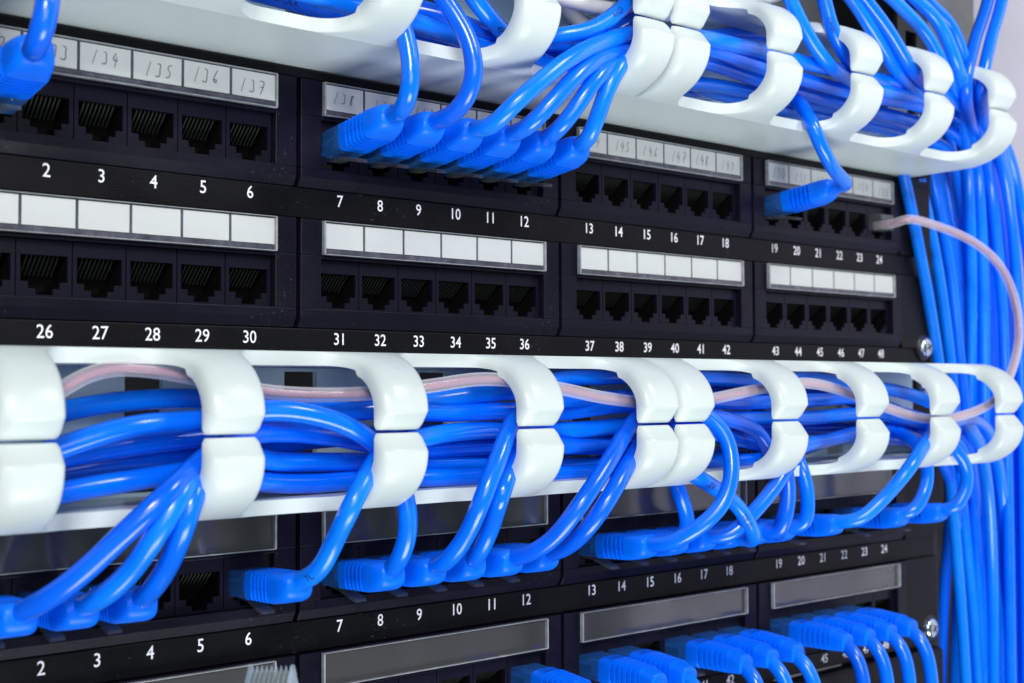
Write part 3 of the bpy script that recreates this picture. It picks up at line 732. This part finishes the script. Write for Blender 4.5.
desc_top = [
 ('blue cable coming down steeply onto the seventh upper finger', [(770, -50, -41), (786, -10, -42), (804, 28, -43), (828, 64, -43), (866, 86, -38), (920, 98, -32), (960, 114, -20), (980, 160, -2), (990, 260, 6), (996, 760, 12)]),
 ('blue printed cable coming down between the seventh and eighth upper fingers', [(812, -50, -44), (822, -10, -45), (832, 28, -46), (850, 62, -44), (888, 86, -34), (930, 104, -24), (970, 126, -14), (992, 180, 0), (1004, 300, 6), (1006, 760, 8)]),
 ('blue cable with a bright highlight sweeping down left of the ninth upper finger', [(826, -44, -42), (862, -4, -44), (888, 30, -46), (914, 72, -45), (948, 98, -36), (985, 130, -22), (1006, 190, -8), (1018, 300, -4), (1020, 500, -4), (1022, 760, -4)]),
 ('blue cable sweeping down directly behind the eighth upper finger', [(800, -50, -40), (846, -8, -41), (872, 30, -42), (898, 72, -40), (935, 104, -30), (972, 134, -14), (985, 190, -2), (992, 300, 4), (1001, 760, 4)]),
 ('blue cable arching over the ninth upper finger, innermost of the three arches', [(856, -40, -40), (898, 4, -41), (926, 34, -42), (946, 72, -42), (962, 114, -28), (968, 170, -6), (972, 300, 4), (968, 500, 10), (966, 760, 14)]),
 ('blue cable arching over the ninth upper finger, middle of the three arches', [(872, -44, -41), (912, -4, -42), (938, 22, -44), (956, 62, -46), (968, 110, -34), (978, 170, -8), (984, 300, 0), (984, 500, 2), (986, 760, 4)]),
 ('blue cable arching over the ninth upper finger, outermost of the three arches', [(894, -40, -36), (926, 0, -38), (951, 26, -40), (966, 66, -42), (978, 118, -32), (990, 180, -10), (1002, 300, -6), (1008, 500, -6), (1012, 760, -8)]),
 ('blue upright cable rising past the last upper finger, left of two', [(1000, -80, -36), (988, 0, -40), (974, 44, -43), (966, 84, -44), (970, 118, -34), (985, 150, -14), (1000, 220, -4), (1010, 400, 0), (1016, 760, 0)]),
 ('blue upright cable rising past the last upper finger, right of two', [(1014, -80, -40), (1002, 0, -44), (990, 44, -47), (982, 84, -47), (984, 118, -36), (1000, 156, -20), (1014, 240, -12), (1022, 400, -10), (1028, 760, -10)]),
]
for lb, p in desc_top:
    run(lb, p, up='start', grp='blue cables dropping beside the rack', prints=[('CMR', (826, 24))] if 'printed' in lb else ())
side = [
 [(880, 100, 0), (897, 150, -2), (907, 190, -4), (923, 270, -4), (938, 360, -2), (952, 500, 2), (962, 620, 4), (970, 760, 4)],
 [(890, 90, 8), (912, 150, 6), (922, 190, 4), (938, 270, 3), (950, 360, 3), (962, 500, 6), (974, 620, 6), (984, 760, 6)],
 [(900, 80, 12), (925, 145, 10), (936, 195, 8), (950, 270, 7), (962, 380, 6), (975, 520, 5), (980, 620, 4), (990, 760, 4)],
 [(912, 80, 18), (938, 145, 15), (948, 195, 13), (960, 280, 12), (966, 380, 12), (966, 520, 14), (958, 620, 14), (955, 760, 14)],
 [(925, 80, 20), (950, 145, 18), (960, 200, 16), (968, 280, 14), (980, 380, 12), (988, 520, 10), (995, 620, 8), (1000, 760, 8)],
 [(945, 80, 22), (964, 150, 20), (974, 200, 18), (978, 280, 16), (976, 380, 16), (980, 520, 16), (984, 620, 16), (984, 760, 16)],
 [(940, 84, -6), (985, 114, -10), (1008, 152, -8), (1020, 200, -6), (1030, 280, -8), (1034, 400, -8), (1034, 600, -8), (1034, 760, -8)],
 [(930, 80, 16), (975, 104, 12), (1002, 150, 10), (1012, 200, 8), (1016, 280, 6), (1018, 380, 6), (1018, 520, 6), (1018, 760, 6)],
]
side += [
 [(886, 96, 10), (903, 150, 9), (914, 190, 8), (931, 270, 8), (943, 360, 9), (958, 500, 10), (966, 620, 11), (974, 760, 12)],
 [(905, 84, 16), (930, 150, 14), (941, 195, 13), (955, 275, 12), (962, 380, 14), (972, 520, 16), (986, 620, 16), (994, 760, 16)],
 [(894, 90, 20), (918, 150, 20), (929, 195, 20), (940, 275, 20), (958, 380, 20), (966, 520, 20), (968, 620, 20), (964, 760, 20)],
 [(955, 90, 24), (978, 150, 22), (986, 200, 20), (992, 280, 20), (1000, 380, 20), (1003, 520, 20), (1000, 620, 20), (1004, 760, 20)],
 [(935, 90, 26), (958, 150, 26), (966, 200, 26), (984, 280, 26), (992, 380, 26), (988, 520, 26), (980, 620, 26), (976, 760, 26)],
]
for i, p in enumerate(side):
    run('blue cable at the left edge of the vertical bundle, right beside the panel' if i == 0 else 'blue cable hanging down among others in the dense vertical bundle beside the rack', p, grp='blue cables dropping beside the rack' if i == 0 else 'hanging blue cables in the vertical bundle')

# ------------------------------------------------------------------ the pale pink cord
P24 = Vector((PX(24), 0, Z1+17.2))
root = empty('pink_cable', P24, 'pale pink see-through cord arching from upper port 24 into the lower manager', 'patch cable')
O = P24
pp = spline([P24+Vector((0, 2, -1)), P24+Vector((1, -8, -1)), (905, 219, -14), (940, 227, -18), (975, 243, -24), (1000, 266, -28), (1015, 300, -32), (1019, 335, -36), (1011, 372, -42), (995, 400, -46), (965, 415, -46), (940, 419, -45), (915, 417, -44), (893, 410, -43), (855, 396, -42), (830, 387, -42), (805, 383, -42), (770, 387, -42), (735, 394, -42), (700, 401, -42), (660, 404, -43), (636, 402, -44), (600, 397, -45), (563, 389, -45), (516, 381, -45), (480, 379, -44), (430, 386, -43), (373, 393, -42), (320, 395, -41), (267, 392, -40), (202, 379, -38), (152, 370, -37), (117, 368, -37), (88, 374, -37), (61, 390, -37), (30, 410, -35), (0, 425, -28), (-40, 430, -10)] if False else
            [P24+Vector((0, 2, -1)), P24+Vector((1, -8, -1))]+[at(*c) for c in [(905, 219, -14), (940, 227, -18), (975, 243, -24), (1000, 266, -28), (1015, 300, -32), (1019, 335, -36), (1011, 372, -42), (995, 400, -46), (965, 415, -46), (940, 419, -45), (915, 417, -44), (893, 410, -43), (855, 396, -42), (830, 387, -42), (805, 383, -42), (770, 387, -42), (735, 394, -42), (700, 401, -42), (660, 404, -43), (636, 402, -44), (600, 397, -45), (563, 389, -45), (516, 381, -45), (480, 379, -44), (430, 386, -43), (373, 393, -42), (320, 395, -41), (267, 392, -40), (202, 379, -38), (152, 370, -37), (117, 368, -37), (88, 374, -37), (61, 390, -37), (30, 410, -35), (0, 425, -28), (-40, 430, -22)]]+[at(-40, 430, -22)+Vector((-45, 4, -4)), at(-40, 430, -22)+Vector((-130, 30, -40))])
mb = MB(); tube(mb, pp, 2.1); sheath = mb.build('sheath', M_SHEATH, root, smooth=180, origin=O)
mb = MB(); tube(mb, pp, 1.1, 10); mb.build('core', M_CORE, sheath, smooth=180, origin=O)
mb = MB(); mb.box(-5, 5, -5, 6, -3.6, 3.6); mb.build('plug', clear_mat('grey_clear_plug', (0.20, 0.21, 0.22), 1.0, 0.1, 0.25, 2.5, 0.6), root, bevel=.4)
